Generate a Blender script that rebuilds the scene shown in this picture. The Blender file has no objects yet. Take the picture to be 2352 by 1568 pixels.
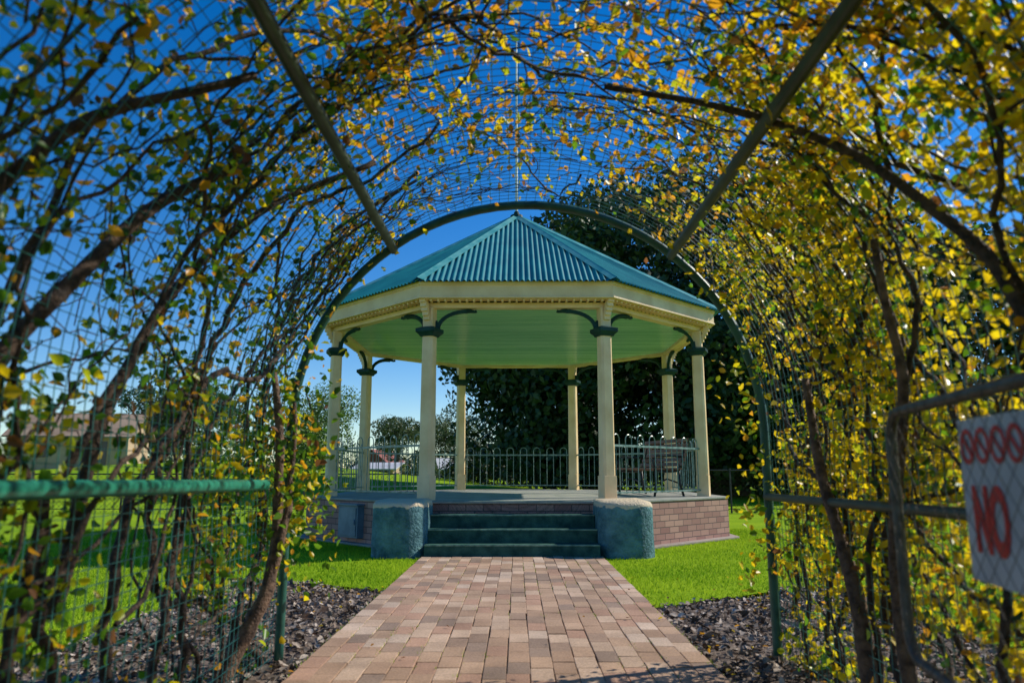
import bpy, math, random
import numpy as np
from mathutils import Vector, Matrix, noise
random.seed(7); rng=np.random.default_rng(11)
S=bpy.context.scene
S.view_settings.view_transform='Standard'; S.view_settings.look='None'; S.view_settings.exposure=0
COL=S.collection

# ------------------------------------------------------------ materials
def newmat(name):
    m=bpy.data.materials.new(name); m.use_nodes=True
    nt=m.node_tree; b=nt.nodes['Principled BSDF']; return m,nt,b
def noisy(name,c1,c2,scale=6,rough=.6,bump=.0,bscale=40,detail=5,metal=0,spec=None,lo=.35,hi=.65):
    m,nt,b=newmat(name)
    tc=nt.nodes.new('ShaderNodeTexCoord')
    n=nt.nodes.new('ShaderNodeTexNoise'); n.inputs['Scale'].default_value=scale; n.inputs['Detail'].default_value=detail
    nt.links.new(tc.outputs['Object'],n.inputs['Vector'])
    r=nt.nodes.new('ShaderNodeValToRGB'); r.color_ramp.elements[0].position=lo; r.color_ramp.elements[1].position=hi
    r.color_ramp.elements[0].color=(*c1,1); r.color_ramp.elements[1].color=(*c2,1)
    nt.links.new(n.outputs['Fac'],r.inputs['Fac']); nt.links.new(r.outputs['Color'],b.inputs['Base Color'])
    b.inputs['Roughness'].default_value=rough; b.inputs['Metallic'].default_value=metal
    if spec is not None: b.inputs['Specular IOR Level'].default_value=spec
    if bump>0:
        n2=nt.nodes.new('ShaderNodeTexNoise'); n2.inputs['Scale'].default_value=bscale; n2.inputs['Detail'].default_value=6
        nt.links.new(tc.outputs['Object'],n2.inputs['Vector'])
        bp=nt.nodes.new('ShaderNodeBump'); bp.inputs['Strength'].default_value=bump; bp.inputs['Distance'].default_value=.02
        nt.links.new(n2.outputs['Fac'],bp.inputs['Height']); nt.links.new(bp.outputs['Normal'],b.inputs['Normal'])
    return m
def leafmat(name,trans=.45,rough=.45,spec=.35):
    m=bpy.data.materials.new(name); m.use_nodes=True; nt=m.node_tree; nt.nodes.clear()
    o=nt.nodes.new('ShaderNodeOutputMaterial'); a=nt.nodes.new('ShaderNodeAttribute'); a.attribute_name='Col'
    p=nt.nodes.new('ShaderNodeBsdfPrincipled'); p.inputs['Roughness'].default_value=rough; p.inputs['Specular IOR Level'].default_value=spec
    t=nt.nodes.new('ShaderNodeBsdfTranslucent'); mx=nt.nodes.new('ShaderNodeMixShader'); mx.inputs[0].default_value=trans
    nt.links.new(a.outputs['Color'],p.inputs['Base Color']); nt.links.new(a.outputs['Color'],t.inputs['Color'])
    nt.links.new(p.outputs[0],mx.inputs[1]); nt.links.new(t.outputs[0],mx.inputs[2]); nt.links.new(mx.outputs[0],o.inputs[0])
    return m
def attrmat(name,rough=.85,bump=.4,bscale=60):
    m,nt,b=newmat(name); a=nt.nodes.new('ShaderNodeAttribute'); a.attribute_name='Col'
    tc=nt.nodes.new('ShaderNodeTexCoord'); n=nt.nodes.new('ShaderNodeTexNoise'); n.inputs['Scale'].default_value=bscale; n.inputs['Detail'].default_value=6
    n3=nt.nodes.new('ShaderNodeTexNoise'); n3.inputs['Scale'].default_value=2.2; n3.inputs['Detail'].default_value=6
    nt.links.new(tc.outputs['Object'],n.inputs['Vector']); nt.links.new(tc.outputs['Object'],n3.inputs['Vector'])
    ad=nt.nodes.new('ShaderNodeMath'); ad.operation='ADD'; nt.links.new(n.outputs['Fac'],ad.inputs[0]); nt.links.new(n3.outputs['Fac'],ad.inputs[1])
    mr=nt.nodes.new('ShaderNodeMapRange'); mr.inputs['From Min'].default_value=.7; mr.inputs['From Max'].default_value=1.35; mr.inputs['To Min'].default_value=.6; mr.inputs['To Max'].default_value=1.2
    nt.links.new(ad.outputs[0],mr.inputs['Value'])
    mul=nt.nodes.new('ShaderNodeVectorMath'); mul.operation='SCALE'
    nt.links.new(a.outputs['Color'],mul.inputs[0]); nt.links.new(mr.outputs[0],mul.inputs['Scale']); nt.links.new(mul.outputs[0],b.inputs['Base Color'])
    b.inputs['Roughness'].default_value=rough; b.inputs['Specular IOR Level'].default_value=.15
    bp=nt.nodes.new('ShaderNodeBump'); bp.inputs['Strength'].default_value=bump; bp.inputs['Distance'].default_value=.003
    nt.links.new(n.outputs['Fac'],bp.inputs['Height']); nt.links.new(bp.outputs['Normal'],b.inputs['Normal'])
    return m
M_cream=noisy('cream_paint',(.72,.50,.25),(.86,.64,.36),3,.5,.15,30)
M_dgreen=noisy('dark_green_paint',(.004,.030,.026),(.008,.052,.044),8,.6,spec=.25)
M_roof=noisy('teal_roof_paint',(.006,.16,.18),(.014,.23,.235),2.5,.5,spec=.3)
M_hip=noisy('teal_flashing',(.04,.27,.26),(.14,.40,.36),5,.4)
M_rail=noisy('railing_paint',(.05,.13,.11),(.24,.34,.30),12,.3)
M_pipe=noisy('green_pipe_paint',(.010,.16,.10),(.03,.28,.18),14,.35)
M_hoop=noisy('hoop_paint',(.008,.06,.045),(.02,.11,.08),14,.45)
M_pipe_d=noisy('dark_pipe_paint',(.020,.035,.022),(.05,.075,.05),10,.5)  # darker grey-green than the other pipes, on purlins and one side rail
M_wire=noisy('green_wire',(.012,.10,.10),(.03,.18,.16),10,.45)
M_galv=noisy('grey_pipe',(.06,.055,.05),(.15,.14,.13),20,.5,metal=.4)
M_bark=noisy('vine_bark',(.020,.012,.008),(.10,.060,.038),30,.85,.6,90)
M_bark2=noisy('old_stem_bark',(.05,.028,.018),(.20,.12,.075),25,.85,.7,80)
M_tbark=noisy('tree_bark',(.04,.03,.02),(.11,.085,.07),3,.9,.6,15)
M_conc=noisy('painted_concrete',(.22,.24,.20),(.35,.34,.28),4,.8,.3,30)
M_foot=noisy('concrete',(.26,.21,.17),(.36,.30,.25),4,.85,.3,30)
M_wood=noisy('bench_wood',(.16,.06,.03),(.27,.12,.06),8,.5)
M_iron=noisy('cast_iron',(.01,.012,.012),(.03,.03,.03),8,.5)
M_box=noisy('cabinet_paint',(.10,.16,.19),(.17,.24,.27),6,.5)
M_step=noisy('step_paint',(.006,.045,.035),(.035,.11,.08),7,.65,.4,50,spec=.2)
M_nose=noisy('step_nosing',(.05,.14,.10),(.20,.32,.23),14,.6)
M_pole=noisy('pole_paint',(.5,.55,.55),(.7,.72,.7),3,.4)
M_white=noisy('white_roof',(.5,.5,.5),(.65,.65,.62),1,.6)
M_tan=noisy('tan_wall',(.40,.28,.17),(.5,.36,.22),1,.8)
M_rust=noisy('brown_roof',(.25,.17,.11),(.36,.26,.17),1,.7)
M_redb=noisy('red_brick_wall',(.20,.06,.045),(.28,.09,.065),2,.8)
M_glass=noisy('window_glass',(.02,.03,.04),(.04,.05,.07),1,.15)
M_leaf=leafmat('rose_leaf',.60,.36,.5)
M_blade=leafmat('grass_blade',.45,.7,.08)
M_tleaf=leafmat('tree_leaf',.12,.5,.3)
M_brick=attrmat('paving_brick',.9,.5,90)
M_chip=attrmat('mulch_chip',.9,.3,60)

def plaster():
    m,nt,b=newmat('blue_render')
    tc=nt.nodes.new('ShaderNodeTexCoord'); n=nt.nodes.new('ShaderNodeTexNoise'); n.inputs['Scale'].default_value=5; n.inputs['Detail'].default_value=8; n.inputs['Roughness'].default_value=.7
    nt.links.new(tc.outputs['Object'],n.inputs['Vector'])
    r=nt.nodes.new('ShaderNodeValToRGB'); r.color_ramp.elements[0].position=.35; r.color_ramp.elements[1].position=.7
    r.color_ramp.elements[0].color=(.018,.085,.095,1); r.color_ramp.elements[1].color=(.13,.29,.30,1)
    nt.links.new(n.outputs['Fac'],r.inputs['Fac'])
    sp=nt.nodes.new('ShaderNodeSeparateXYZ'); nt.links.new(tc.outputs['Object'],sp.inputs[0])
    n2=nt.nodes.new('ShaderNodeTexNoise'); n2.inputs['Scale'].default_value=9; nt.links.new(tc.outputs['Object'],n2.inputs['Vector'])
    ma=nt.nodes.new('ShaderNodeMath'); ma.operation='MULTIPLY_ADD'; ma.inputs[1].default_value=.10; nt.links.new(n2.outputs['Fac'],ma.inputs[0]); nt.links.new(sp.outputs['Z'],ma.inputs[2])
    gt=nt.nodes.new('ShaderNodeMapRange'); gt.inputs['From Min'].default_value=.655; gt.inputs['From Max'].default_value=.665
    nt.links.new(ma.outputs[0],gt.inputs['Value'])
    mx=nt.nodes.new('ShaderNodeMixRGB'); nt.links.new(gt.outputs[0],mx.inputs[0]); nt.links.new(r.outputs[0],mx.inputs[1]); mx.inputs[2].default_value=(.62,.50,.32,1)
    nt.links.new(mx.outputs[0],b.inputs['Base Color']); b.inputs['Roughness'].default_value=.8
    n4=nt.nodes.new('ShaderNodeTexNoise'); n4.inputs['Scale'].default_value=30; n4.inputs['Detail'].default_value=6; nt.links.new(tc.outputs['Object'],n4.inputs['Vector'])
    bp=nt.nodes.new('ShaderNodeBump'); bp.inputs['Strength'].default_value=1; bp.inputs['Distance'].default_value=.03
    nt.links.new(n4.outputs['Fac'],bp.inputs['Height']); nt.links.new(bp.outputs['Normal'],b.inputs['Normal'])
    return m
M_blue=plaster()
def brickwall():
    m,nt,b=newmat('plinth_brick')
    uv=nt.nodes.new('ShaderNodeUVMap'); uv.uv_map='UVMap'
    br=nt.nodes.new('ShaderNodeTexBrick'); br.inputs['Scale'].default_value=1
    br.inputs['Brick Width'].default_value=.24; br.inputs['Row Height'].default_value=.088; br.inputs['Mortar Size'].default_value=.006
    br.inputs['Color1'].default_value=(.30,.14,.11,1); br.inputs['Color2'].default_value=(.48,.27,.20,1); br.inputs['Mortar'].default_value=(.10,.07,.06,1)
    nt.links.new(uv.outputs[0],br.inputs['Vector'])
    nt.links.new(br.outputs['Color'],b.inputs['Base Color']); b.inputs['Roughness'].default_value=.8
    bp=nt.nodes.new('ShaderNodeBump'); bp.invert=True; bp.inputs['Strength'].default_value=.6; bp.inputs['Distance'].default_value=.006
    nt.links.new(br.outputs['Fac'],bp.inputs['Height']); nt.links.new(bp.outputs['Normal'],b.inputs['Normal'])
    return m
M_plinth=brickwall()
def ceilmat():
    m,nt,b=newmat('green_board_ceiling')
    tc=nt.nodes.new('ShaderNodeTexCoord'); sp=nt.nodes.new('ShaderNodeSeparateXYZ'); nt.links.new(tc.outputs['Object'],sp.inputs[0])
    mu=nt.nodes.new('ShaderNodeMath'); mu.operation='MULTIPLY'; mu.inputs[1].default_value=1/.13; nt.links.new(sp.outputs['Y'],mu.inputs[0])
    fr=nt.nodes.new('ShaderNodeMath'); fr.operation='FRACT'; nt.links.new(mu.outputs[0],fr.inputs[0])
    pp=nt.nodes.new('ShaderNodeMath'); pp.operation='PINGPONG'; pp.inputs[1].default_value=.5; nt.links.new(fr.outputs[0],pp.inputs[0])
    mr=nt.nodes.new('ShaderNodeMapRange'); mr.inputs['From Max'].default_value=.12; nt.links.new(pp.outputs[0],mr.inputs['Value'])
    fl=nt.nodes.new('ShaderNodeMath'); fl.operation='FLOOR'; nt.links.new(mu.outputs[0],fl.inputs[0])
    wn=nt.nodes.new('ShaderNodeTexWhiteNoise'); wn.noise_dimensions='1D'; nt.links.new(fl.outputs[0],wn.inputs['W'])
    n=nt.nodes.new('ShaderNodeTexNoise'); n.inputs['Scale'].default_value=2; mp=nt.nodes.new('ShaderNodeMapping'); mp.inputs['Scale'].default_value=(.6,6,1)
    nt.links.new(tc.outputs['Object'],mp.inputs[0]); nt.links.new(mp.outputs[0],n.inputs['Vector'])
    ad=nt.nodes.new('ShaderNodeMath'); ad.operation='MULTIPLY_ADD'; ad.inputs[1].default_value=.5; nt.links.new(wn.outputs['Value'],ad.inputs[0]); nt.links.new(n.outputs['Fac'],ad.inputs[2])
    r=nt.nodes.new('ShaderNodeValToRGB'); r.color_ramp.elements[0].position=.4; r.color_ramp.elements[1].position=1
    r.color_ramp.elements[0].color=(.28,.64,.44,1); r.color_ramp.elements[1].color=(.48,.86,.62,1)
    nt.links.new(ad.outputs[0],r.inputs[0])
    mx=nt.nodes.new('ShaderNodeMixRGB'); mx.inputs[1].default_value=(.05,.15,.08,1); nt.links.new(mr.outputs[0],mx.inputs[0]); nt.links.new(r.outputs[0],mx.inputs[2])
    nt.links.new(mx.outputs[0],b.inputs['Base Color']); b.inputs['Roughness'].default_value=.22
    n5=nt.nodes.new('ShaderNodeTexNoise'); n5.inputs['Scale'].default_value=5; nt.links.new(tc.outputs['Object'],n5.inputs['Vector'])
    a2=nt.nodes.new('ShaderNodeMath'); a2.operation='ADD'; nt.links.new(n5.outputs['Fac'],a2.inputs[0]); nt.links.new(mr.outputs[0],a2.inputs[1])
    bp=nt.nodes.new('ShaderNodeBump'); bp.inputs['Strength'].default_value=.5; bp.inputs['Distance'].default_value=.01
    nt.links.new(a2.outputs[0],bp.inputs['Height']); nt.links.new(bp.outputs['Normal'],b.inputs['Normal'])
    return m
M_ceil=ceilmat()
def grassmat():
    m,nt,b=newmat('grass')
    tc=nt.nodes.new('ShaderNodeTexCoord')
    n=nt.nodes.new('ShaderNodeTexNoise'); n.inputs['Scale'].default_value=.6; n.inputs['Detail'].default_value=10; n.inputs['Roughness'].default_value=.75
    nt.links.new(tc.outputs['Object'],n.inputs['Vector'])
    r=nt.nodes.new('ShaderNodeValToRGB'); r.color_ramp.elements[0].position=.3; r.color_ramp.elements[1].position=.7
    r.color_ramp.elements[0].color=(.15,.28,.008,1); r.color_ramp.elements[1].color=(.29,.42,.012,1)
    nt.links.new(n.outputs['Fac'],r.inputs[0]); nt.links.new(r.outputs[0],b.inputs['Base Color']); b.inputs['Roughness'].default_value=.9; b.inputs['Specular IOR Level'].default_value=.05
    n2=nt.nodes.new('ShaderNodeTexNoise'); n2.inputs['Scale'].default_value=45; n2.inputs['Detail'].default_value=4; nt.links.new(tc.outputs['Object'],n2.inputs['Vector'])
    bp=nt.nodes.new('ShaderNodeBump'); bp.inputs['Strength'].default_value=.5; bp.inputs['Distance'].default_value=.03
    nt.links.new(n2.outputs['Fac'],bp.inputs['Height']); nt.links.new(bp.outputs['Normal'],b.inputs['Normal'])
    return m
M_grass=grassmat()
M_mulch=noisy('mulch_soil',(.06,.042,.03),(.22,.165,.125),22,.95,.9,60)
M_mortar=noisy('paving_sand',(.10,.08,.05),(.17,.135,.09),12,.95)

# ------------------------------------------------------------ mesh helpers
class MB:
    def __init__(s): s.v=[]; s.f=[]
    def add(s,v,f):
        o=len(s.v); s.v.extend([tuple(p) for p in v]); s.f.extend([tuple(i+o for i in q) for q in f])
    def box(s,c,size,rot=0,rx=0):
        hx,hy,hz=[a/2 for a in size]; R=Matrix.Rotation(rot,3,'Z')@Matrix.Rotation(rx,3,'X'); c=Vector(c)
        v=[c+R@Vector((x*hx,y*hy,z*hz)) for x in(-1,1) for y in(-1,1) for z in(-1,1)]
        s.add(v,[(0,1,3,2),(4,6,7,5),(0,4,5,1),(2,3,7,6),(0,2,6,4),(1,5,7,3)])
    def prism(s,poly,z0,z1,poly2=None):
        n=len(poly); poly2=poly2 or poly
        v=[(x,y,z0) for x,y in poly]+[(x,y,z1) for x,y in poly2]
        s.add(v,[tuple(range(n-1,-1,-1)),tuple(range(n,2*n))]+[(i,(i+1)%n,n+(i+1)%n,n+i) for i in range(n)])
    def tube(s,pts,r,n=6,cap=True,closed=False):
        P=[Vector(p) for p in pts]; m=len(P)
        rr=r if hasattr(r,'__len__') else [r]*m
        T=[]
        for i in range(m):
            a=P[(i-1)%m] if closed else P[max(i-1,0)]; b=P[(i+1)%m] if closed else P[min(i+1,m-1)]
            t=(b-a); T.append(t.normalized() if t.length>1e-9 else Vector((0,0,1)))
        up=Vector((0,0,1)) if abs(T[0].z)<.9 else Vector((1,0,0))
        u=(up-T[0]*up.dot(T[0])).normalized(); v=[]
        for i in range(m):
            u=(u-T[i]*u.dot(T[i]))
            u=u.normalized() if u.length>1e-6 else T[i].orthogonal().normalized()
            w=T[i].cross(u)
            for k in range(n):
                a=2*math.pi*(k+.5)/n; v.append(P[i]+(u*math.cos(a)+w*math.sin(a))*rr[i])
        f=[]
        for i in range(m if closed else m-1):
            j=(i+1)%m
            for k in range(n):
                f.append((i*n+k,i*n+(k+1)%n,j*n+(k+1)%n,j*n+k))
        if cap and not closed:
            f.append(tuple(range(n-1,-1,-1))); f.append(tuple((m-1)*n+k for k in range(n)))
        s.add(v,f)
    def obj(s,name,mat,parent=None,smooth=False,bevel=0):
        me=bpy.data.meshes.new(name); me.from_pydata(s.v,[],s.f); me.update()
        me.materials.append(mat)
        if smooth: me.polygons.foreach_set('use_smooth',[True]*len(me.polygons))
        o=bpy.data.objects.new(name,me); COL.objects.link(o)
        if parent: o.parent=parent
        if bevel:
            b=o.modifiers.new('b','BEVEL'); b.width=bevel; b.segments=2; b.limit_method='ANGLE'
        return o
def empty(name):
    e=bpy.data.objects.new(name,None); COL.objects.link(e); return e
def npmesh(name,V,F,mat,parent=None,col=None,smooth=False):
    me=bpy.data.meshes.new(name); k=F.shape[1]
    me.vertices.add(len(V)); me.vertices.foreach_set('co',V.astype(np.float32).ravel())
    me.loops.add(F.size); me.loops.foreach_set('vertex_index',F.astype(np.int32).ravel())
    me.polygons.add(len(F)); me.polygons.foreach_set('loop_start',np.arange(0,F.size,k,dtype=np.int32))
    me.update(calc_edges=True); me.validate()
    me.polygons.foreach_set('use_smooth',[smooth]*len(me.polygons))
    if col is not None:
        a=me.color_attributes.new('Col','FLOAT_COLOR','POINT')
        c=np.ones((len(V),4),np.float32); c[:,:3]=col; a.data.foreach_set('color',c.ravel())
    me.materials.append(mat)
    o=bpy.data.objects.new(name,me); COL.objects.link(o)
    if parent: o.parent=parent
    return o
def norm(a): return a/np.maximum(np.linalg.norm(a,axis=1,keepdims=True),1e-9)
def leaves(name,C,N,size,colr,mat,parent=None,aspect=.62,fold=.18,simple=False):
    n=len(C); N=norm(N); T=norm(np.cross(N,rng.normal(size=(n,3)))); B=np.cross(N,T)
    L=size[:,None]; W=L*aspect
    if simple:
        V=np.stack([C-T*L*.5,C+B*W*.5+T*L*.05,C+T*L*.5,C-B*W*.5+T*L*.05],1); F=np.arange(4*n).reshape(n,4)
        return npmesh(name,V.reshape(-1,3),F,mat,parent,np.repeat(colr,4,0))
    up=N*W*fold
    V=np.stack([C-T*L*.5,C-T*L*.12+B*W*.5+up,C+T*L*.25+B*W*.36+up*.8,C+T*L*.5-N*L*.08,C+T*L*.25-B*W*.36+up*.8,C-T*L*.12-B*W*.5+up],1)
    b=np.arange(n)[:,None]*6
    F=np.concatenate([b+np.array([[0,3,2,1]]),b+np.array([[0,5,4,3]])],0)
    return npmesh(name,V.reshape(-1,3),F,mat,parent,np.repeat(colr,6,0),smooth=True)

# ------------------------------------------------------------ light, sky, camera
az=(0.93,0.37); el=math.radians(39)
hd=math.hypot(*az); sd=Vector((az[0]/hd*math.cos(el),az[1]/hd*math.cos(el),math.sin(el)))
w=bpy.data.worlds.new('World'); S.world=w; w.use_nodes=True; nt=w.node_tree
sky=nt.nodes.new('ShaderNodeTexSky'); sky.sky_type='NISHITA'; sky.sun_disc=False
sky.sun_elevation=el; sky.sun_rotation=math.atan2(az[0],az[1]); sky.air_density=1.0; sky.dust_density=.05; sky.ozone_density=4.0
hs=nt.nodes.new('ShaderNodeHueSaturation'); hs.inputs['Saturation'].default_value=1.38; hs.inputs['Hue'].default_value=.508
nt.links.new(sky.outputs[0],hs.inputs['Color']); nt.links.new(hs.outputs[0],nt.nodes['Background'].inputs[0])
nt.nodes['Background'].inputs[1].default_value=.145
sun=bpy.data.lights.new('sun','SUN'); sun.energy=5.0; sun.angle=math.radians(.5); sun.color=(1,.93,.82)
so=bpy.data.objects.new('sun',sun); COL.objects.link(so); so.rotation_euler=(-sd).to_track_quat('-Z','Y').to_euler()
cam=bpy.data.cameras.new('camera'); co=bpy.data.objects.new('camera',cam); COL.objects.link(co); S.camera=co
co.location=(0,0,1.05); co.rotation_euler=(math.radians(100.16),0,.0066); cam.lens=25.6; cam.sensor_width=36
cam.clip_start=.05; cam.clip_end=3000
cam.dof.use_dof=True; cam.dof.focus_distance=10.3; cam.dof.aperture_fstop=2.2

# ------------------------------------------------------------ ground
def gh(x,y):
    t=min(max((y-19)/16,0),1); t=t*t*(3-2*t)
    return t*1.7*math.exp(-((x+18)/13)**2-((y-46)/22)**2)
xs=sorted(set([-900,-500,-250,-120]+list(np.arange(-70,71,3.5))+[120,250,500,900]))
ys=sorted(set([-300,-100,-40,-10]+list(np.arange(0,121,3.0))+[160,250,400,700,1500]))
g=MB(); g.v=[(x,y,gh(x,y)) for y in ys for x in xs]; nx=len(xs)
g.f=[(j*nx+i,j*nx+i+1,(j+1)*nx+i+1,(j+1)*nx+i) for j in range(len(ys)-1) for i in range(nx-1)]
g.obj('grass_ground',M_grass,smooth=True)

PXL,PXR=-1.17,1.06
def bed(name,xin,xout,yend,slope):
    P=[(xin,-2),(xin,yend)]
    for i in range(1,60):
        t=i/60; x=xin+(xout-xin)*t; P.append((x,yend+slope*t+.16*noise.noise(Vector((x*2,3,0)))+.09*noise.noise(Vector((x*8,3,1)))))
    for i in range(60):
        y=yend+slope-(yend+slope+2)*i/59; P.append((xout+.12*noise.noise(Vector((1,y*1.5,0)))+.04*noise.noise(Vector((1,y*8,0))),y))
    m=MB(); inner=[(xin,max(-2,min(yend,p[1]))) for p in P[1:]]
    v=[]; f=[]
    for a,b in zip(inner,P[1:]): v+= [(a[0],a[1],.004),(b[0],b[1],.004)]
    for i in range(len(inner)-1): f.append((2*i,2*i+1,2*i+3,2*i+2))
    m.add(v,f); m.obj(name,M_mulch)
bed('mulch_bed',PXL+.02,-2.75,6.75,.75)
bed('mulch_bed',PXR-.02,2.9,5.95,1.15)
def inbedv(x,y):
    wv=np.array([.22*noise.noise(Vector((float(a)*2.3,7,0)))+.12*noise.noise(Vector((float(a)*9,7,float(b)*5))) for a,b in zip(x,y)])
    l=(x<PXL)&(x>-2.75)&(y+wv<6.75+.75*(PXL-x)/1.58); r=(x>PXR)&(x<2.9)&(y+wv<5.95+1.15*(x-PXR)/1.84)
    return l|r

# paving
m=MB(); m.add([(PXL,-2,.010),(PXR,-2,.010),(PXR,9.32,.010),(PXL,9.32,.010)],[(0,1,2,3)])
path=empty('brick_path'); m.obj('sand_bed',M_mortar,path)
V=[];F=[];Cc=[]
ncol=18; pw=(PXR-PXL)/ncol; pl=.235
pal=np.array([(.48,.32,.21),(.55,.39,.27),(.31,.22,.16),(.42,.275,.18),(.60,.45,.33),(.45,.275,.185),(.36,.245,.17)])
for i in range(ncol):
    y=-2+(i%2)*pl/2+random.uniform(-.02,.02)
    while y<9.2:
        L=pl; x0=PXL+i*pw; g0=.0022; zt=.030+random.gauss(0,.0012); y1=min(y+L,9.31)
        dx=random.gauss(0,.0018); dy=random.gauss(0,.002); e=.003
        a=(x0+g0+dx,y+g0+dy,x0+pw-g0+dx,y1-g0+dy)
        tz=[zt+random.gauss(0,.0007) for _ in range(4)]
        V+=[(a[0],a[1],.005),(a[2],a[1],.005),(a[2],a[3],.005),(a[0],a[3],.005),
            (a[0],a[1],tz[0]-.002),(a[2],a[1],tz[1]-.002),(a[2],a[3],tz[2]-.002),(a[0],a[3],tz[3]-.002),
            (a[0]+e,a[1]+e,tz[0]),(a[2]-e,a[1]+e,tz[1]),(a[2]-e,a[3]-e,tz[2]),(a[0]+e,a[3]-e,tz[3])]
        o=len(V)-12
        for q in range(4):
            r_=(q+1)%4; F.append((o+q,o+r_,o+4+r_,o+4+q)); F.append((o+4+q,o+4+r_,o+8+r_,o+8+q))
        F.append((o+8,o+9,o+10,o+11))
        c=pal[random.choices(range(7),[5,5,2,4,2,4,2])[0]]*random.uniform(.88,1.08)
        Cc+= [c]*12
        y+=L
npmesh('bricks',np.array(V),np.array(F),M_brick,path,np.array(Cc))

# mulch chips
n=34000
x=rng.uniform(-2.8,2.95,n); y=rng.uniform(1.2,7.9,n); k=inbedv(x,y); x=x[k];y=y[k]; n=len(x)
nrm=rng.normal(size=(n,3))*.55+np.array([0,0,1])
sz=rng.gamma(4,.008,n)+.010
gcol=rng.uniform(0,1,(n,1))**1.3; ccol=(np.array([.12,.075,.05])*(1-gcol)+np.array([.60,.51,.42])*gcol)*rng.uniform(.5,1.1,(n,1))
leaves('mulch_chips',np.stack([x,y,rng.uniform(.008,.03,n)],1),nrm,sz,ccol,M_chip,None,aspect=.55,fold=.1)

# grass blades
n=260000
x=rng.uniform(-8,8,n); y=rng.uniform(2.0,14,n)
R8=lambda ap,x,y:(np.maximum.reduce([abs(x),abs(y-13.59),(abs(x)+abs(y-13.59))*.7071])<ap)
ed=rng.normal(0,.018,n)
k=~inbedv(x,y)&~((x>PXL-.0+ed)&(x<PXR+.0+ed)&(y<9.4))&~R8(3.6,x,y)&~((abs(x+.05)<1.82)&(y>9.25)&(y<11))
x=x[k];y=y[k]
nj=2600; jx=PXL+pw*rng.integers(0,ncol+1,nj)+rng.normal(0,.003,nj); jy=rng.uniform(3.4,9.25,nj)
nz_j=np.array([noise.noise(Vector((float(a)*2,float(b)*1.5,4))) for a,b in zip(jx,jy)]); kk=(nz_j>.08)|(abs(jx+.055)>1.08)
x=np.concatenate([x,jx[kk]]);y=np.concatenate([y,jy[kk]]);n=len(x); nl=kk.sum()
h=rng.uniform(.014,.040,n); h[-nl:]=rng.uniform(.034,.048,nl)
a=rng.uniform(0,6.28,n); wd=.0055
lean=rng.normal(0,.014,(n,2))
V=np.stack([np.stack([x+np.cos(a)*wd,y+np.sin(a)*wd,np.zeros(n)],1),np.stack([x-np.cos(a)*wd,y-np.sin(a)*wd,np.zeros(n)],1),np.stack([x+lean[:,0],y+lean[:,1],h],1)],1).reshape(-1,3)
pn=np.array([noise.noise(Vector((float(a_)*.9,float(b_)*.9,1))) for a_,b_ in zip(x,y)])
t=np.clip(rng.uniform(0,.8,n)+pn*.8+.1,0,1)[:,None]; gc=(np.array([.17,.33,.01])*(1-t)+np.array([.46,.60,.03])*t)
npmesh('lawn_grass',V,np.arange(3*n).reshape(n,3),M_blade,None,np.repeat(gc,3,0))

# ------------------------------------------------------------ gazebo
GC=(0.0,13.59); H=.66
def octp(ap,cx=GC[0],cy=GC[1]):
    r=ap/math.cos(math.pi/8); return [(cx+r*math.cos(math.radians(22.5+45*k)),cy+r*math.sin(math.radians(22.5+45*k))) for k in range(8)]
GZ=empty('gazebo')
op=octp(3.44); me=bpy.data.meshes.new('brick_plinth'); v=[];f=[]
for k in range(8):
    p,q=op[k],op[(k+1)%8]; v+=[(p[0],p[1],0),(q[0],q[1],0),(q[0],q[1],H-.03),(p[0],p[1],H-.03)]; f.append((4*k,4*k+1,4*k+2,4*k+3))
me.from_pydata(v,[],f); uvl=me.uv_layers.new(name='UVMap'); sl=2.85
for k in range(8):
    for j,(a,b) in enumerate([(0,0),(sl,0),(sl,H-.03),(0,H-.03)]): uvl.data[4*k+j].uv=(a+k*.07,b)
me.materials.append(M_plinth); o=bpy.data.objects.new('brick_plinth',me); COL.objects.link(o); o.parent=GZ
m=MB(); m.prism(octp(3.455),H-.03,H+.0); m.obj('floor_slab',M_conc,GZ,bevel=.006)
m=MB(); m.prism(octp(3.58),0,.035); m.obj('footing',M_foot,GZ,bevel=.008)
m=MB(); nz=MB()
fronts=[9.29,9.58,9.87,10.15]
for i,fy in enumerate(fronts):
    z1=H*(i+1)/4; m.box((-.06,(fy+10.3)/2,z1/2+.001*i),(2.18,10.3-fy,z1),0)
    nz.box((-.06,fy+.008,z1-.008+.003),(2.176,.028,.020))
m.obj('stairs',M_step,GZ,bevel=.012); nz.obj('stair_nosing',M_nose,GZ,bevel=.005)
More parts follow.
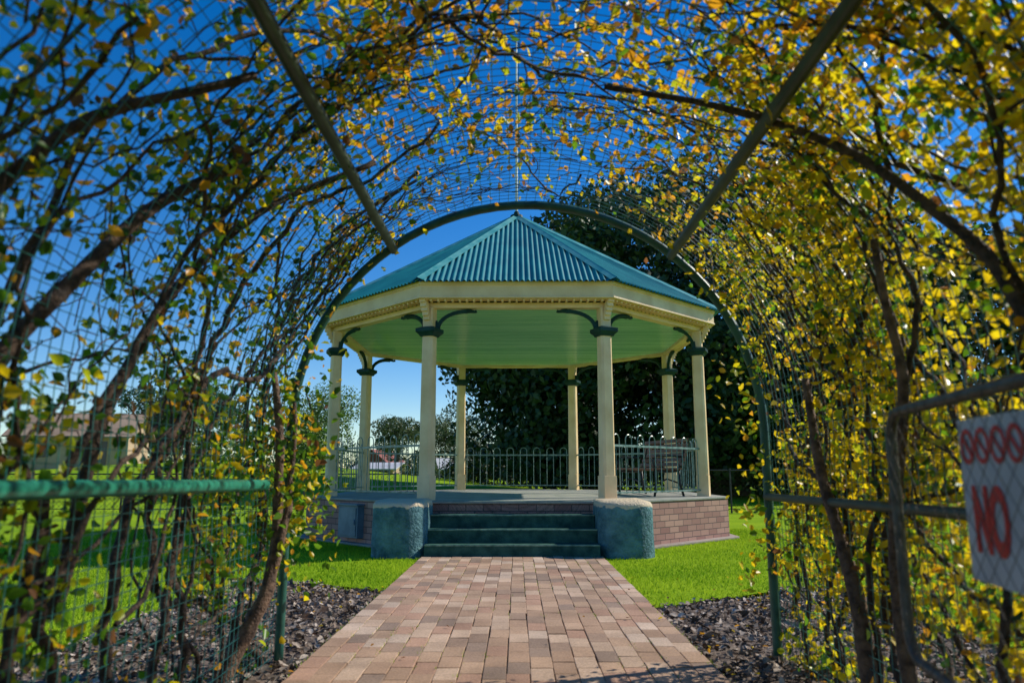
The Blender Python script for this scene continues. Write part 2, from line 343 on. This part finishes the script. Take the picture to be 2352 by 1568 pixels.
for cx,nm in((-1.495,'stair_pedestal_a'),(1.385,'stair_pedestal_b')):
    hw=.355; y0=9.27; y1=10.45; rr=.30; P=[]
    for (ccx,ccy,a0) in((cx+hw-rr,y0+rr,-90),(cx+hw-.03,y1-.03,0),(cx-hw+.03,y1-.03,90),(cx-hw+rr,y0+rr,180)):
        R=rr if ccy<10 else .03
        for j in range(9):
            a=math.radians(a0+j*11.25); P.append((ccx+R*math.cos(a),ccy+R*math.sin(a)))
    m=MB(); n=len(P)
    rings=[(0,1.0),(.08,1.0),(.2,.998),(.3,.995),(.4,.993),(.5,.99),(H-.04,.985),(H-.01,.97),(H+.015,.92),(H+.035,.75),(H+.04,.3)]
    v=[]
    for z,s in rings: v+=[(cx+(p[0]-cx)*s+.008*noise.noise(Vector((p[0]*6,p[1]*6,z*7))),9.9+(p[1]-9.9)*s+.012*noise.noise(Vector((p[0]*6,p[1]*6,z*7+4))),z+(.016*noise.noise(Vector((p[0]*4,p[1]*4,1))) if z>.55 else 0)) for p in P]
    f=[(i*n+j,i*n+(j+1)%n,(i+1)*n+(j+1)%n,(i+1)*n+j) for i in range(len(rings)-1) for j in range(n)]+[tuple((len(rings)-1)*n+j for j in range(n))]
    m.add(v,f); m.obj(nm,M_blue,GZ,smooth=True)
cp=octp(3.09); colm=MB(); cap=MB(); brk=MB(); corb=MB()
ZB=3.42
for k,(x,y) in enumerate(cp):
    ang=math.radians(22.5+45*k)
    def sq(hw,ch):
        pts=[(hw,-hw+ch),(hw,hw-ch),(hw-ch,hw),(-hw+ch,hw),(-hw,hw-ch),(-hw,-hw+ch),(-hw+ch,-hw),(hw-ch,-hw)]
        c,s=math.cos(ang),math.sin(ang); return [(x+a*c-b*s,y+a*s+b*c) for a,b in pts]
    colm.prism(sq(.098,.004),H,H+.34); colm.prism(sq(.095,.03),H+.34,3.02,sq(.088,.03)); colm.prism(sq(.082,.02),3.02,ZB)
    cap.prism(sq(.105,.01),3.00,3.025,sq(.118,.01)); cap.prism(sq(.118,.01),3.025,3.065,sq(.155,.01)); cap.prism(sq(.155,.01),3.065,3.115); cap.prism(sq(.155,.01),3.115,3.14,sq(.10,.01))
    for d in(-1,1):
        q=cp[(k+d)%8]; dv=Vector((q[0]-x,q[1]-y,0)).normalized()
        pts=[];rad=[]
        for j in range(15):
            t=j/14*math.pi/2
            hx=.125+.43*(1-math.cos(t)); hz=3.12+.262*math.sin(t)
            pts.append(Vector((x,y,hz))+dv*hx); rad.append(.040-.006*math.sin(2*t))
        brk.tube(pts,rad,4)
        e=Vector((x,y,3.387))+dv*.54; brk.tube([e,e+dv*.07,e+dv*.12+Vector((0,0,-.012)),e+dv*.15],[.034,.030,.022,.026],6)
        brk.tube([Vector((x,y,3.13))+dv*.10,Vector((x,y,3.24))+dv*.10],[.028,.02],5)
    o2=Vector((math.cos(ang),math.sin(ang),0))
    for j in range(5):
        t=j/4; c=Vector((x,y,0))+o2*(.09+.10*t)+Vector((0,0,3.27+.06*j)); corb.box(c,(.05+.06*t,.10,.07),ang)
colm.obj('columns',M_cream,GZ,bevel=.004); cap.obj('column_capitals',M_dgreen,GZ); brk.obj('curved_brackets',M_dgreen,GZ); corb.obj('eave_corbels',M_cream,GZ,bevel=.008)
def ring(mb,a0,a1,z0,z1):
    A,B=octp(a0),octp(a1)
    v=[(x,y,z) for z in(z0,z1) for x,y in A]+[(x,y,z) for z in(z0,z1) for x,y in B]; f=[]
    for i in range(8):
        j=(i+1)%8
        f+=[(16+i,16+j,24+j,24+i),(i,8+i,8+j,j),(i,j,16+j,16+i),(8+i,24+i,24+j,8+j)]
    mb.add(v,f)
m=MB(); ring(m,3.02,3.16,ZB,3.50); ring(m,3.17,3.34,3.515,3.53)
ring(m,3.335,3.365,3.53,3.755); ring(m,3.365,3.385,3.715,3.765); ring(m,3.355,3.38,3.52,3.545)
for k in range(8):
    p,q=Vector(octp(3.25)[k]),Vector(octp(3.25)[(k+1)%8]); a=math.atan2((q-p).y,(q-p).x)
    for j in range(1,26):
        c=p.lerp(q,j/26); m.box((c.x,c.y,3.500),(.03,.15,.028),a)
m.obj('fascia_and_beams',M_cream,GZ,bevel=.004)
m=MB(); m.prism(octp(3.02),3.475,3.50); m.obj('ceiling',M_ceil,GZ)
AP=3.43; EZ=3.775; TZ=5.97; hw=AP*math.tan(math.pi/8); V=[];F=[]
slope=math.hypot(AP,TZ-EZ); nrmz=AP/slope; nrmy=(TZ-EZ)/slope
for k in range(8):
    a=math.radians(45*k); ox=Vector((math.cos(a),math.sin(a),0)); ux=Vector((-math.sin(a),math.cos(a),0)); N=ox*nrmy+Vector((0,0,nrmz))
    n=34*8; b=len(V)
    for i in range(n+1):
        u=-hw+2*hw*i/n; hgt=.015*math.cos(2*math.pi*i/8)
        r=1-abs(u)/hw
        base=Vector((GC[0],GC[1],EZ))+ox*AP+ux*u; top=base+(-ox*AP+Vector((0,0,TZ-EZ)))*r
        V+= [tuple(base+N*hgt-(-ox*AP+Vector((0,0,TZ-EZ)))*.012),tuple(top+N*hgt)]
    for i in range(n): F.append((b+2*i,b+2*i+2,b+2*i+3,b+2*i+1))
m=MB(); m.v=V; m.f=F; m.obj('corrugated_roof',M_roof,GZ,smooth=True)
m=MB(); E=octp(AP+.02)
for k in range(8):
    e=Vector((E[k][0],E[k][1],EZ+.012)); t=Vector((GC[0],GC[1],TZ+.02)); d=(t-e).normalized(); s=d.cross(Vector((0,0,1))).normalized(); n_=s.cross(d)
    if n_.z<0:n_=-n_
    v=[]
    for p in(e,t): v+=[p-s*.085-n_*.022,p-s*.02+n_*.012,p+n_*.026,p+s*.02+n_*.012,p+s*.085-n_*.022]
    m.add(v,[(i,i+1,i+6,i+5) for i in range(4)])
m.obj('hip_flashings',M_hip,GZ)
m=MB(); m.tube([(GC[0],GC[1],z) for z in(5.9,5.98,6.0,6.05,6.08)],[.14,.12,.06,.05,.02],12); m.obj('roof_finial',M_dgreen,GZ)
m=MB(); m.tube([(GC[0],GC[1],6.0),(GC[0],GC[1],9.7)],[.03,.018],8); m.obj('flagpole',M_pole,GZ)
m=MB()
for k in range(8):
    if k==5: continue
    p,q=Vector((*cp[k],0)),Vector((*cp[(k+1)%8],0)); d=(q-p).normalized(); L=(q-p).length
    a=p+d*.10;b=q-d*.10
    for z,r in((H+.10,.016),(1.43,.022)): m.tube([a+Vector((0,0,z)),b+Vector((0,0,z))],r,4)
    x0=.15; st=(L-.30)/15
    for j in range(0,16,2):
        u0=x0+j*st; u1=u0+st; r=(u1-u0)/2; pts=[p+d*u0+Vector((0,0,H+.08)),p+d*u0+Vector((0,0,1.0)),p+d*u0+Vector((0,0,1.52))]
        for t in range(1,8):
            aa=math.pi*t/8; pts.append(p+d*((u0+u1)/2-r*math.cos(aa))+Vector((0,0,1.52+r*math.sin(aa))))
        pts+=[p+d*u1+Vector((0,0,1.52)),p+d*u1+Vector((0,0,1.0)),p+d*u1+Vector((0,0,H+.08))]
        m.tube(pts,.0078,5)
m.obj('hoop_top_railings',M_rail,GZ,smooth=False)
CB=empty('electrical_cabinet'); a=math.radians(-45)
n45=Vector((-math.cos(math.pi/4),-math.sin(math.pi/4),0)); c=Vector((-2.42,11.17,.33))+n45*.06
m=MB(); m.box(c,(.52,.14,.46),a); m.box(c+Vector((0,0,.245)),(.56,.20,.03),a); m.obj('cabinet_body',M_box,CB,bevel=.006)
m=MB(); m.box(c+n45*.078,(.46,.012,.40),a); m.box(c+n45*.09+Vector((.14,-.14,0)),(.03,.02,.08),a); m.obj('cabinet_door',M_box,CB,bevel=.004)

# ------------------------------------------------------------ bench
def bench(loc,rot):
    B=empty('park_bench'); Mx=Matrix.Translation(loc)@Matrix.Rotation(rot,4,'Z')
    s=MB();ir=MB()
    for i in range(6): s.box((0,-.20+i*.085,.43+.008*abs(i-3)),(1.5,.07,.028))
    for i in range(6):
        t=i/5; s.box((0,.26+.10*t+.03*math.sin(t*3),.52+.40*t),(1.5,.026,.062),0,-.25)
    for x in(-.66,.66):
        ir.tube([(x,-.24,0),(x,-.20,.22),(x,-.22,.41),(x,0,.40),(x,.22,.41),(x,.30,.6),(x,.40,.95)],[.022]*7,6)
        ir.tube([(x,.30,0),(x,.24,.2),(x,.22,.41)],.022,6)
        ir.tube([(x,-.22,.41),(x,-.25,.58),(x,-.18,.66),(x,.1,.655),(x,.31,.64)],.018,6)
        ir.tube([(x,-.2,.2),(x,0,.28),(x,.25,.2)],.014,6)
    for mb in(s,ir): mb.v=[tuple(Mx@Vector(p)) for p in mb.v]
    s.obj('slats',M_wood,B,bevel=.006); ir.obj('iron_ends',M_iron,B,smooth=True)
bench(Vector((2.28,12.9,H)),math.radians(-72))

# ------------------------------------------------------------ arch tunnel
CX=.06; RR=1.40; HW=1.29; LT=2*HW+math.pi*RR; YE=4.33; YB=-.9
def surf(s,y,off=0):
    if s<HW: return Vector((CX-RR-off,y,s)),Vector((-1,0,0))
    if s>LT-HW: return Vector((CX+RR+off,y,LT-s)),Vector((1,0,0))
    a=math.pi-(s-HW)/RR; n=Vector((math.cos(a),0,math.sin(a))); return Vector((CX,y,HW))+n*(RR+off),n
TN=empty('garden_arch_tunnel')
m=MB()
for yy in(YE,.15,YB): m.tube([surf(s,yy)[0] for s in np.linspace(0,LT,60)],.026,8)
m.obj('pipe_hoops',M_hoop,TN,smooth=True)
m=MB()
for (xx,zz) in((-.76,2.40),(.95,2.36)): m.tube([(xx,YB,zz),(xx,YE,zz)],.028,8)
m.obj('purlins',M_pipe_d,TN,smooth=True)
m=MB(); m.tube([(-1.31,YB,1.03),(-1.31,3.85,.985)],.028,10); m.obj('side_rail_a',M_pipe,TN,smooth=True)
m=MB(); m.tube([(1.45,YB,.93),(1.45,YE,.91)],.022,8); m.obj('side_rail_b',M_pipe_d,TN,smooth=True)
m=MB()
def wob(s,y): return .014*noise.noise(Vector((s*1.3,y*1.3,0)))
for yy in np.arange(YB,YE,.055):
    m.tube([surf(s,yy+wob(s,yy),.020+wob(s+9,yy))[0] for s in np.linspace(.02,LT-.02,54)],.0019,3,cap=False)
for s in np.arange(.03,LT,.055):
    m.tube([surf(s+wob(s,yy),yy,.022+wob(s+9,yy))[0] for yy in np.linspace(YB,YE,14)],.0019,3,cap=False)
m.obj('wire_mesh',M_wire,TN)

# ------------------------------------------------------------ climbing rose
VN=empty('climbing_rose')
bm=MB(); LC=[];LN=[]
def dens(s,y):
    u=s/LT; z=surf(s,y)[0].z
    d=1.1 if u>.66 else (1.1-(.66-u)/.12*.65 if u>.54 else .45)
    if u<.37: d=.45 if z>1.4 else .78
    nn=noise.noise(Vector((s*1.2,y*1.2,2.2)))+.6*noise.noise(Vector((s*3,y*3,7.2)))
    d*=max(.12,.85+(1.0 if u>.64 else 1.9)*nn)
    if .50<u<.66 and y>2.7: d*=.42
    if .38<u<.60 and y>3.6: d*=.5
    if z<.45: d*=.35 if u<.5 else .55
    if u<.37 and y>3.2 and z>.5: d*=1.3
    if u<.5 and y<1.7 and z>1.3: d*=.7
    return d
def grow(s,y,phi,sg,r,length,depth,off):
    st=.075; n=int(length/st); pts=[];rad=[]
    for i in range(n):
        t=i/max(n-1,1)
        off+=random.gauss(0,.012); off=min(max(off,.015),.24)
        pos,nr=surf(min(max(s,0),LT),y,off)
        pos=pos+Vector([random.gauss(0,.006) for _ in range(3)])
        pts.append(pos); rad.append(max(.0022,r*(1-.65*t)*(1+.12*random.uniform(-1,1))))
        phi+=random.gauss(0,.20)-.06*phi
        s+=sg*st*math.cos(phi); y+=st*math.sin(phi)
        if y>YE-.05: phi=-abs(phi)*.6-.2
        if y<YB: phi=abs(phi)+.2
        if s<0.02 or s>LT-.02: break
        if depth<3 and i>2 and random.random()<(.16 if depth==0 else .15):
            grow(s,y,phi+random.choice((-1,1))*random.uniform(.4,1.2),sg if random.random()<.85 else -sg,rad[-1]*random.uniform(.45,.75),length*random.uniform(.3,.5),depth+1,off)
        if rad[-1]<.010 or depth>=1:
            k=dens(s,y)*(3.2 if depth>=2 else 2.2 if depth==1 else 1.2)*1.15
            k=int(k)+(random.random()<k-int(k))
            for _ in range(k):
                c=pos+Vector([random.gauss(0,.042) for _ in range(3)])+nr*random.gauss(.03,.045)
                LC.append((c.x,c.y,c.z,s,y)); LN.append((nr.x,nr.y,nr.z))
    if len(pts)>2: bm.tube(pts,rad,5 if r<.012 else 7,cap=False)
random.seed(21)
for j in range(18):
    y=-.6+ j*(4.75/17)+random.uniform(-.12,.12)
    grow(.02,min(y,4.2),random.uniform(-.25,.25),1,random.uniform(.011,.024),random.uniform(2.6,4.2),0,random.uniform(.04,.12))
for j in range(25):
    y=-.6+ j*(4.75/24)+random.uniform(-.12,.12)
    grow(LT-.02,min(y,4.2),random.uniform(-.3,.3),-1,random.uniform(.010,.021),random.uniform(2.4,4.3),0,random.uniform(.04,.12))
for j in range(24):
    grow(random.uniform(1.6,LT-1.6),random.uniform(0,4.1),random.uniform(-1.5,1.5),random.choice((-1,1)),random.uniform(.007,.013),random.uniform(1.5,2.6),1,random.uniform(.03,.15))
bo=MB()
def thick(pts,r0,r1,mb):
    P=[]
    for i in range(len(pts)-1):
        for t in np.linspace(0,1,7)[:-1]: P.append(Vector(pts[i]).lerp(Vector(pts[i+1]),t)+Vector([random.gauss(0,.008) for _ in range(3)]))
    for _ in range(2): P=[P[0]]+[(P[i-1]+P[i]*2+P[i+1])/4 for i in range(1,len(P)-1)]+[P[-1]]
    n=len(P); mb.tube(P,[(r0+(r1-r0)*i/n)*(1+.12*random.random()) for i in range(n)],8)
thick([(-1.44,3.72,0),(-1.38,3.78,.20),(-1.27,3.85,.42),(-1.27,3.95,.75),(-1.29,4.0,1.15),(-1.36,4.0,1.7)],.046,.016,bo)
thick([(-1.27,3.86,.45),(-1.22,3.95,.8),(-1.25,4.1,1.05),(-1.26,4.15,1.5)],.024,.009,bo)
thick([(1.50,3.3,0),(1.48,3.3,.5),(1.44,3.5,1.0),(1.44,3.6,1.6)],.04,.015,bo)
thick([(1.48,2.9,0),(1.46,2.95,.7),(1.45,2.7,1.4),(1.3,2.6,2.0)],.03,.012,bo)
thick([(-1.45,1.75,0),(-1.44,1.7,.7),(-1.42,1.9,1.3),(-1.25,2.3,1.9),(-1.0,2.7,2.3)],.036,.016,bm)
thick([(-1.45,1.5,.9),(-1.42,1.6,1.5),(-1.2,1.9,2.05),(-.8,2.3,2.4)],.024,.012,bm)
thick([(-1.46,2.4,.6),(-1.44,2.5,1.2),(-1.36,2.8,1.8),(-1.1,3.1,2.25),(-.6,3.3,2.55)],.024,.012,bm)
thick([(1.46,1.9,1.2),(1.42,2.1,1.7),(1.2,2.4,2.15),(.8,2.7,2.5),(.3,2.9,2.7)],.022,.010,bm)
for i in range(520):
    if i<400: c=Vector((-1.24+random.gauss(0,.11),4.12+random.gauss(0,.16),random.choice((random.gauss(.95,.16),random.gauss(1.5,.2),random.gauss(.70,.14),random.gauss(1.15,.12)))))
    else: c=Vector((1.38+random.gauss(0,.07),4.3+random.gauss(0,.1),random.uniform(.4,2.0)))
    for _ in range(2): LC.append((c.x+random.gauss(0,.03),c.y,c.z+random.gauss(0,.03),.3*LT if c.x<0 and random.random()<.2 else (0 if c.x<0 else LT),4)); LN.append((0,-1,.5))
for i in range(70000):
    s=random.uniform(0,LT); y=random.uniform(YB,YE+.02); dd=dens(s,y)*(.82 if s/LT>.62 else .34 if s/LT>.34 else .55)
    if random.random()<dd:
        p,nr=surf(s,y,random.uniform(.0,.28)); LC.append((p.x,p.y,p.z,s,y)); LN.append((nr.x,nr.y,nr.z))
bm.obj('rose_branches',M_bark,VN,smooth=True); bo.obj('rose_old_stems',M_bark2,VN,smooth=True)
LC=np.array(LC);LN=np.array(LN);n=len(LC)
u=LC[:,3]/LT
P_y=np.array([.92,.66,.012]);P_o=np.array([.90,.42,.02]);P_g=np.array([.15,.32,.015]);P_yg=np.array([.55,.60,.02]);P_b=np.array([.26,.11,.035]);P_dg=np.array([.05,.13,.012])
pals=np.stack([P_y,P_o,P_g,P_yg,P_b,P_dg])
wR=np.array([.58,.04,.12,.20,.01,.05]);wC=np.array([.36,.33,.15,.09,.02,.05]);wL=np.array([.16,.12,.30,.16,.05,.21]);wB=np.array([.16,.06,.36,.25,.03,.14])
zon=np.where(u+rng.normal(0,.04,n)>.62,0,np.where(u+rng.normal(0,.05,n)>.36,1,2)); zon=np.where((zon==2)&(LC[:,2]<1.1),3,zon); idx=np.zeros(n,int)
for z,wv in enumerate((wR,wC,wL,wB)):
    k=zon==z; idx[k]=rng.choice(6,k.sum(),p=wv/wv.sum())
cols=pals[idx]*rng.uniform(.6,1.15,(n,1))
nrm=LN*.35+rng.normal(size=(n,3))*.8
leaves('rose_leaves',LC[:,:3],nrm,rng.uniform(.026,.060,n),np.clip(cols,0,.92),M_leaf,VN,aspect=.66)

# fallen leaves
n=700
x=rng.uniform(-2.6,2.8,n);y=rng.uniform(2.5,7.5,n); k=(rng.uniform(0,1,n)<.07)|inbedv(x,y); x=x[k];y=y[k];n=len(x)
leaves('fallen_leaves',np.stack([x,y,np.full(n,.045)],1),rng.normal(size=(n,3))*.35+np.array([0,0,1]),rng.uniform(.02,.042,n),pals[rng.choice([0,1,4],n)]*rng.uniform(.4,.9,(n,1)),M_leaf)
wc=[];wn=[]
for (wx,wy) in((1.62,4.05),(1.72,4.2),(-1.5,4.2),(2.0,5.2)):
    for _ in range(14):
        a=random.uniform(0,6.28); wc.append((wx+.06*math.cos(a),wy+.06*math.sin(a),.06+random.uniform(0,.05))); wn.append((math.cos(a)*.5,math.sin(a)*.5,.8))
leaves('weed_plant',np.array(wc),np.array(wn),np.full(len(wc),.11),np.tile(np.array([[.16,.36,.03]]),(len(wc),1)),M_leaf,None,aspect=.35)

# ------------------------------------------------------------ gate with sign
GT=empty('pipe_gate'); A=Vector((1.20,2.36,0)); d=Vector((-.184,-.983,0)).normalized(); nz_=Vector((-.983,.184,0))
zt,zb,Lg=1.235,.50,1.35; cr=.09
def gp(a,z,o=0): return A+d*a+Vector((0,0,z))+nz_*o
pts=[]
for (ca,cz,a0) in((cr,zb+cr,180),(Lg-cr,zb+cr,270),(Lg-cr,zt-cr,0),(cr,zt-cr,90)):
    for j in range(7):
        t=math.radians(a0+j*15); pts.append(gp(ca+cr*math.cos(t),cz+cr*math.sin(t)))
m=MB(); m.tube(pts,.0165,8,closed=True)
m.tube([gp(Lg+.05,0),gp(Lg+.05,1.35)],.024,8); m.tube([gp(Lg,.7),gp(Lg+.05,.7)],.02,8); m.tube([gp(Lg,1.1),gp(Lg+.05,1.1)],.02,8)
m.obj('gate_frame',M_galv,GT,smooth=True)
m=MB(); hh=zt-zb
for sgn in(1,-1):
    c0=-hh
    while c0<Lg:
        a0,a1=max(0,c0),min(Lg,c0+hh)
        if a1-a0>.03:
            z0=zb+(a0-c0); z1=zb+(a1-c0)
            if sgn<0: z0=zt-(a0-c0); z1=zt-(a1-c0)
            m.tube([gp(a0,z0,.026+.002*sgn),gp(a1,z1,.026+.002*sgn)],.0011,3)
        c0+=.07
m.obj('chain_link_infill',M_galv,GT)
SG=empty('prohibition_sign')
M_sw=noisy('sign_white',(.50,.50,.56),(.62,.62,.68),8,.5); M_sr=noisy('sign_red',(.66,.012,.012),(.78,.025,.018),8,.5)
m=MB()
q=[gp(.55,.80,.004),gp(1.02,.80,.004),gp(1.02,1.175,.004),gp(.55,1.175,.004)]
m.add([*q,*[p+nz_*.004 for p in q]],[(3,2,1,0),(4,5,6,7),(0,1,5,4),(1,2,6,5),(2,3,7,6),(3,0,4,7)]); m.obj('sign_plate',M_sw,SG)
m=MB()
for i in range(5):
    ca=.602+i*.080; cz=1.11; n=32; v=[]
    for j in range(n):
        t=2*math.pi*j/n; v+=[gp(ca+.038*math.cos(t),cz+.042*math.sin(t),.0105),gp(ca+.026*math.cos(t),cz+.030*math.sin(t),.0105)]
    m.add(v,[(2*j,2*j+1,(2*j+3)%(2*n),(2*j+2)%(2*n)) for j in range(n)])
    s2=.7071; v=[]
    for (p_,q_) in((-.031,.005),(.031,.005),(.031,-.005),(-.031,-.005)): v.append(gp(ca+(p_+q_)*s2,cz+(-p_+q_)*s2,.0112))
    m.add(v,[(0,1,2,3)])
m.obj('prohibition_symbols',M_sr,SG)
cu=bpy.data.curves.new('no_text','FONT'); cu.body='NO'; cu.size=.20; cu.extrude=.001; cu.offset=.008
to=bpy.data.objects.new('no_text',cu); COL.objects.link(to)
Mt=Matrix(((d.x,0,nz_.x),(d.y,0,nz_.y),(0,1,0))).to_4x4(); Mt.translation=gp(.60,.875,.0105)
to.matrix_world=Mt@Matrix.Diagonal((.55,1,1,1)); cu.materials.append(M_sr)
bpy.context.view_layer.update(); to.parent=SG

# ------------------------------------------------------------ trees
def tree(name,base,clumps,nper,lsz,c1,c2,trunk_r,trunk_top,bias=.6,limbs=14,droop=0):
    T=empty(name); b=MB(); base=Vector(base); top=Vector(trunk_top)
    pts=[base.lerp(top,t)+Vector((math.sin(t*5)*.15*trunk_r*2,math.cos(t*4)*.1*trunk_r*2,0)) for t in np.linspace(0,1,7)]
    b.tube(pts,[trunk_r*(1.35 if i==0 else 1)*(1-.07*i) for i in range(7)],10)
    for c,r in random.sample(clumps,min(limbs,len(clumps))):
        s=pts[random.randint(3,6)]; c=Vector(c); mid=s.lerp(c,.5)+Vector((0,0,-.06*(c-s).length))
        b.tube([s,s.lerp(mid,.5)+Vector((0,0,.1)),mid,mid.lerp(c,.5)+Vector((0,0,.1)),c],[trunk_r*.42,trunk_r*.35,trunk_r*.27,trunk_r*.18,trunk_r*.06],6)
    b.obj('trunk_and_limbs',M_tbark,T,smooth=True)
    C=[];N=[];K=[]
    for c,r in clumps:
        k=int(nper*(r**2)); dd=norm(rng.normal(size=(k,3))); rad=r*(rng.uniform(.35,1,k)**.45)[:,None]
        p=np.array(c)+dd*rad*np.array([1,1,.8]); p[:,2]-=droop*rng.uniform(0,1,k)*abs(dd[:,0])
        C.append(p);N.append(dd*bias+rng.normal(size=(k,3))*.6); K.append(np.full((k,1),random.uniform(0,1)))
    C=np.concatenate(C);N=np.concatenate(N);K=np.concatenate(K)
    t=np.clip(K*.6+rng.uniform(0,.5,(len(C),1)),0,1); col=np.array(c1)*(1-t)+np.array(c2)*t
    k=C[:,2]>.15; C=C[k];N=N[k];col=col[k]
    leaves('crown_leaves',C,N,rng.uniform(.6,1.35,len(C))*lsz,col,M_tleaf,T,simple=True)
def ell(center,rad,n,rr,zmin=None,shell=.7):
    out=[]
    while len(out)<n:
        v=Vector([random.gauss(0,1) for _ in range(3)]).normalized()*random.uniform(shell,1.0)
        c=Vector((center[0]+v.x*rad[0],center[1]+v.y*rad[1],center[2]+v.z*rad[2]))
        if zmin and c.z<zmin: continue
        out.append((tuple(c),random.uniform(*rr)))
    return out
random.seed(5)
fig=ell((9.3,34,7.0),(11.6,8,7.9),215,(1.3,2.3),1.4,.78)+ell((8.0,34,4.5),(10.6,6,4.5),65,(2.0,3.0),1.5)+ell((21,38,7),(9,7,6.5),90,(1.5,2.6),1.2,.6)
tree('fig_tree',(9.5,34,0),fig,118,.30,(.010,.028,.008),(.045,.090,.018),.95,(9.3,34,6.0),.8,22)
tree('pepper_tree',(-11.2,41,.8),ell((-11.0,41,4.1),(2.5,2.4,2.5),42,(.6,1.2),None,.3),330,.14,(.05,.11,.018),(.22,.33,.06),.25,(-11.2,41,4),.3,10,1.4)
tree('gum_tree',(-11,66,1.2),ell((-10.6,66,4.3),(3.2,3,1.9),34,(.6,1.2),None,.3),240,.20,(.035,.065,.02),(.14,.18,.065),.25,(-10.5,66,4),.4,10)
tree('gum_tree',(-5.5,70,.6),ell((-6.4,70,4.6),(3.4,3,2.6),40,(.7,1.3),None,.3),240,.20,(.03,.06,.02),(.13,.17,.06),.25,(-6.2,70,4),.4,10)
tree('gum_tree',(-30,60,1.0),ell((-28,60,5.0),(6,4,3.5),50,(1.0,1.8),None,.3),200,.25,(.035,.065,.02),(.12,.16,.06),.35,(-29,60,5),.4,10)
tree('shade_tree',(27,24,0),ell((26,24,5),(6,5,4.5),70,(1.2,2.0),1,.4),140,.25,(.012,.03,.008),(.05,.09,.02),.4,(26,24,4),.5,12)
tl=[]
for i in range(150):
    x=-150+2.0*i+random.uniform(-1,1); h=random.uniform(.8,2.4)*(1.4 if x>0 else 1.0)
    tl.append(((x,random.uniform(92,112),h*.8+ .3),random.uniform(1.9,3.0)))
tree('distant_trees',(0,100,0),tl,70,.45,(.02,.04,.012),(.07,.10,.035),.3,(0,100,3),.5,5)
sh=[((random.uniform(-4,28),random.uniform(42,50),random.uniform(.5,2.0)),random.uniform(1.0,1.8)) for _ in range(80)]
tree('shrub_hedge',(5,46,0),sh,130,.25,(.008,.022,.006),(.035,.06,.015),.1,(5,46,1),.5,2)
sh=[((random.uniform(-14,-9),random.uniform(33,36),gh(-11,34)+random.uniform(.2,.4)),random.uniform(.3,.6)) for _ in range(14)]
tree('garden_shrub',(-11.5,34.5,0),sh,300,.12,(.02,.05,.012),(.08,.14,.03),.05,(-11.5,34.5,.8),.5,2)
sh=[((random.uniform(-8,-3.6),random.uniform(50,54),random.uniform(.4,1.3)),random.uniform(.5,1.0)) for _ in range(22)]
tree('garden_shrub',(-6,52,0),sh,200,.16,(.015,.04,.01),(.06,.11,.025),.05,(-6,52,.8),.5,2)

# ------------------------------------------------------------ buildings
def house(name,cx,cy,w_,d_,hw_,hr,wall,roof,rot=0):
    Hh=empty(name); z0=gh(cx,cy)-.1; R=Matrix.Translation((cx,cy,z0))@Matrix.Rotation(rot,4,'Z')
    a=MB(); a.box((0,0,hw_/2),(w_,d_,hw_))
    a.add([(-w_/2,-d_/2,hw_),(-w_/2,d_/2,hw_),(-w_/2,0,hw_+hr*.95),(w_/2,-d_/2,hw_),(w_/2,d_/2,hw_),(w_/2,0,hw_+hr*.95)],[(0,2,1),(3,4,5)])
    r=MB(); o=.35
    for s in(-1,1):
        yb=s*(d_/2+o); zb_=hw_-o*hr/(d_/2)
        v=[(-w_/2-o,yb,zb_),(w_/2+o,yb,zb_),(w_/2+o,0,hw_+hr),(-w_/2-o,0,hw_+hr)]
        v+=[(p[0],p[1],p[2]+.09) for p in v]
        r.add(v,[(0,1,2,3),(7,6,5,4),(0,4,5,1),(1,5,6,2),(2,6,7,3),(3,7,4,0)])
    wn=MB(); nW=max(2,int(w_/2.2))
    for i in range(nW):
        x=-w_/2+w_*(i+.5)/nW
        if i==nW//2: wn.box((x,-d_/2-.01,min(.95,hw_*.42)),(.85,.06,min(1.9,hw_*.8)))
        else: wn.box((x,-d_/2-.01,hw_*.58),(.9,.06,hw_*.38))
    for mb in(a,r,wn): mb.v=[tuple(R@Vector(p)) for p in mb.v]
    a.obj('walls',wall,Hh); r.obj('roof',roof,Hh); wn.obj('windows_and_door',M_glass,Hh)
house('brick_house',-26,44,6.0,5,2.1,1.3,M_tan,M_rust,.25)
house('cottage',-5.4,66,3.0,3,1.2,.8,M_tan,M_white,.2)
house('cottage',-10.6,58,3.0,3,.5,.4,M_tan,M_white,-.2)
house('red_brick_house',-14.0,76,4.0,4,1.6,1.5,M_redb,M_redb,1.3)
def fence(name,x0,x1,y,h):
    Fp=empty(name); m=MB()
    for x in np.arange(x0,x1+.1,2.4): m.tube([(x,y,0),(x,y,h+.05)],.025,6)
    m.tube([(x0,y,h),(x1,y,h)],.02,6); m.tube([(x0,y,.1),(x1,y,.1)],.01,5)
    m.obj('posts_and_rails',M_iron,Fp)
    m=MB(); c=-h
    while c<x1-x0:
        for sg in(1,-1):
            a0,a1=max(0,c),min(x1-x0,c+h)
            if a1>a0:
                z0,z1=(a0-c,a1-c) if sg>0 else (h-(a0-c),h-(a1-c))
                m.tube([(x0+a0,y,max(.02,z0)),(x0+a1,y,max(.02,z1))],.003,3)
        c+=.14
    m.obj('chain_link',M_iron,Fp)
fence('chain_link_fence',3.2,22.4,19.5,1.1)
fence('chain_link_fence',-20.0,-3.2,19.5,1.0)
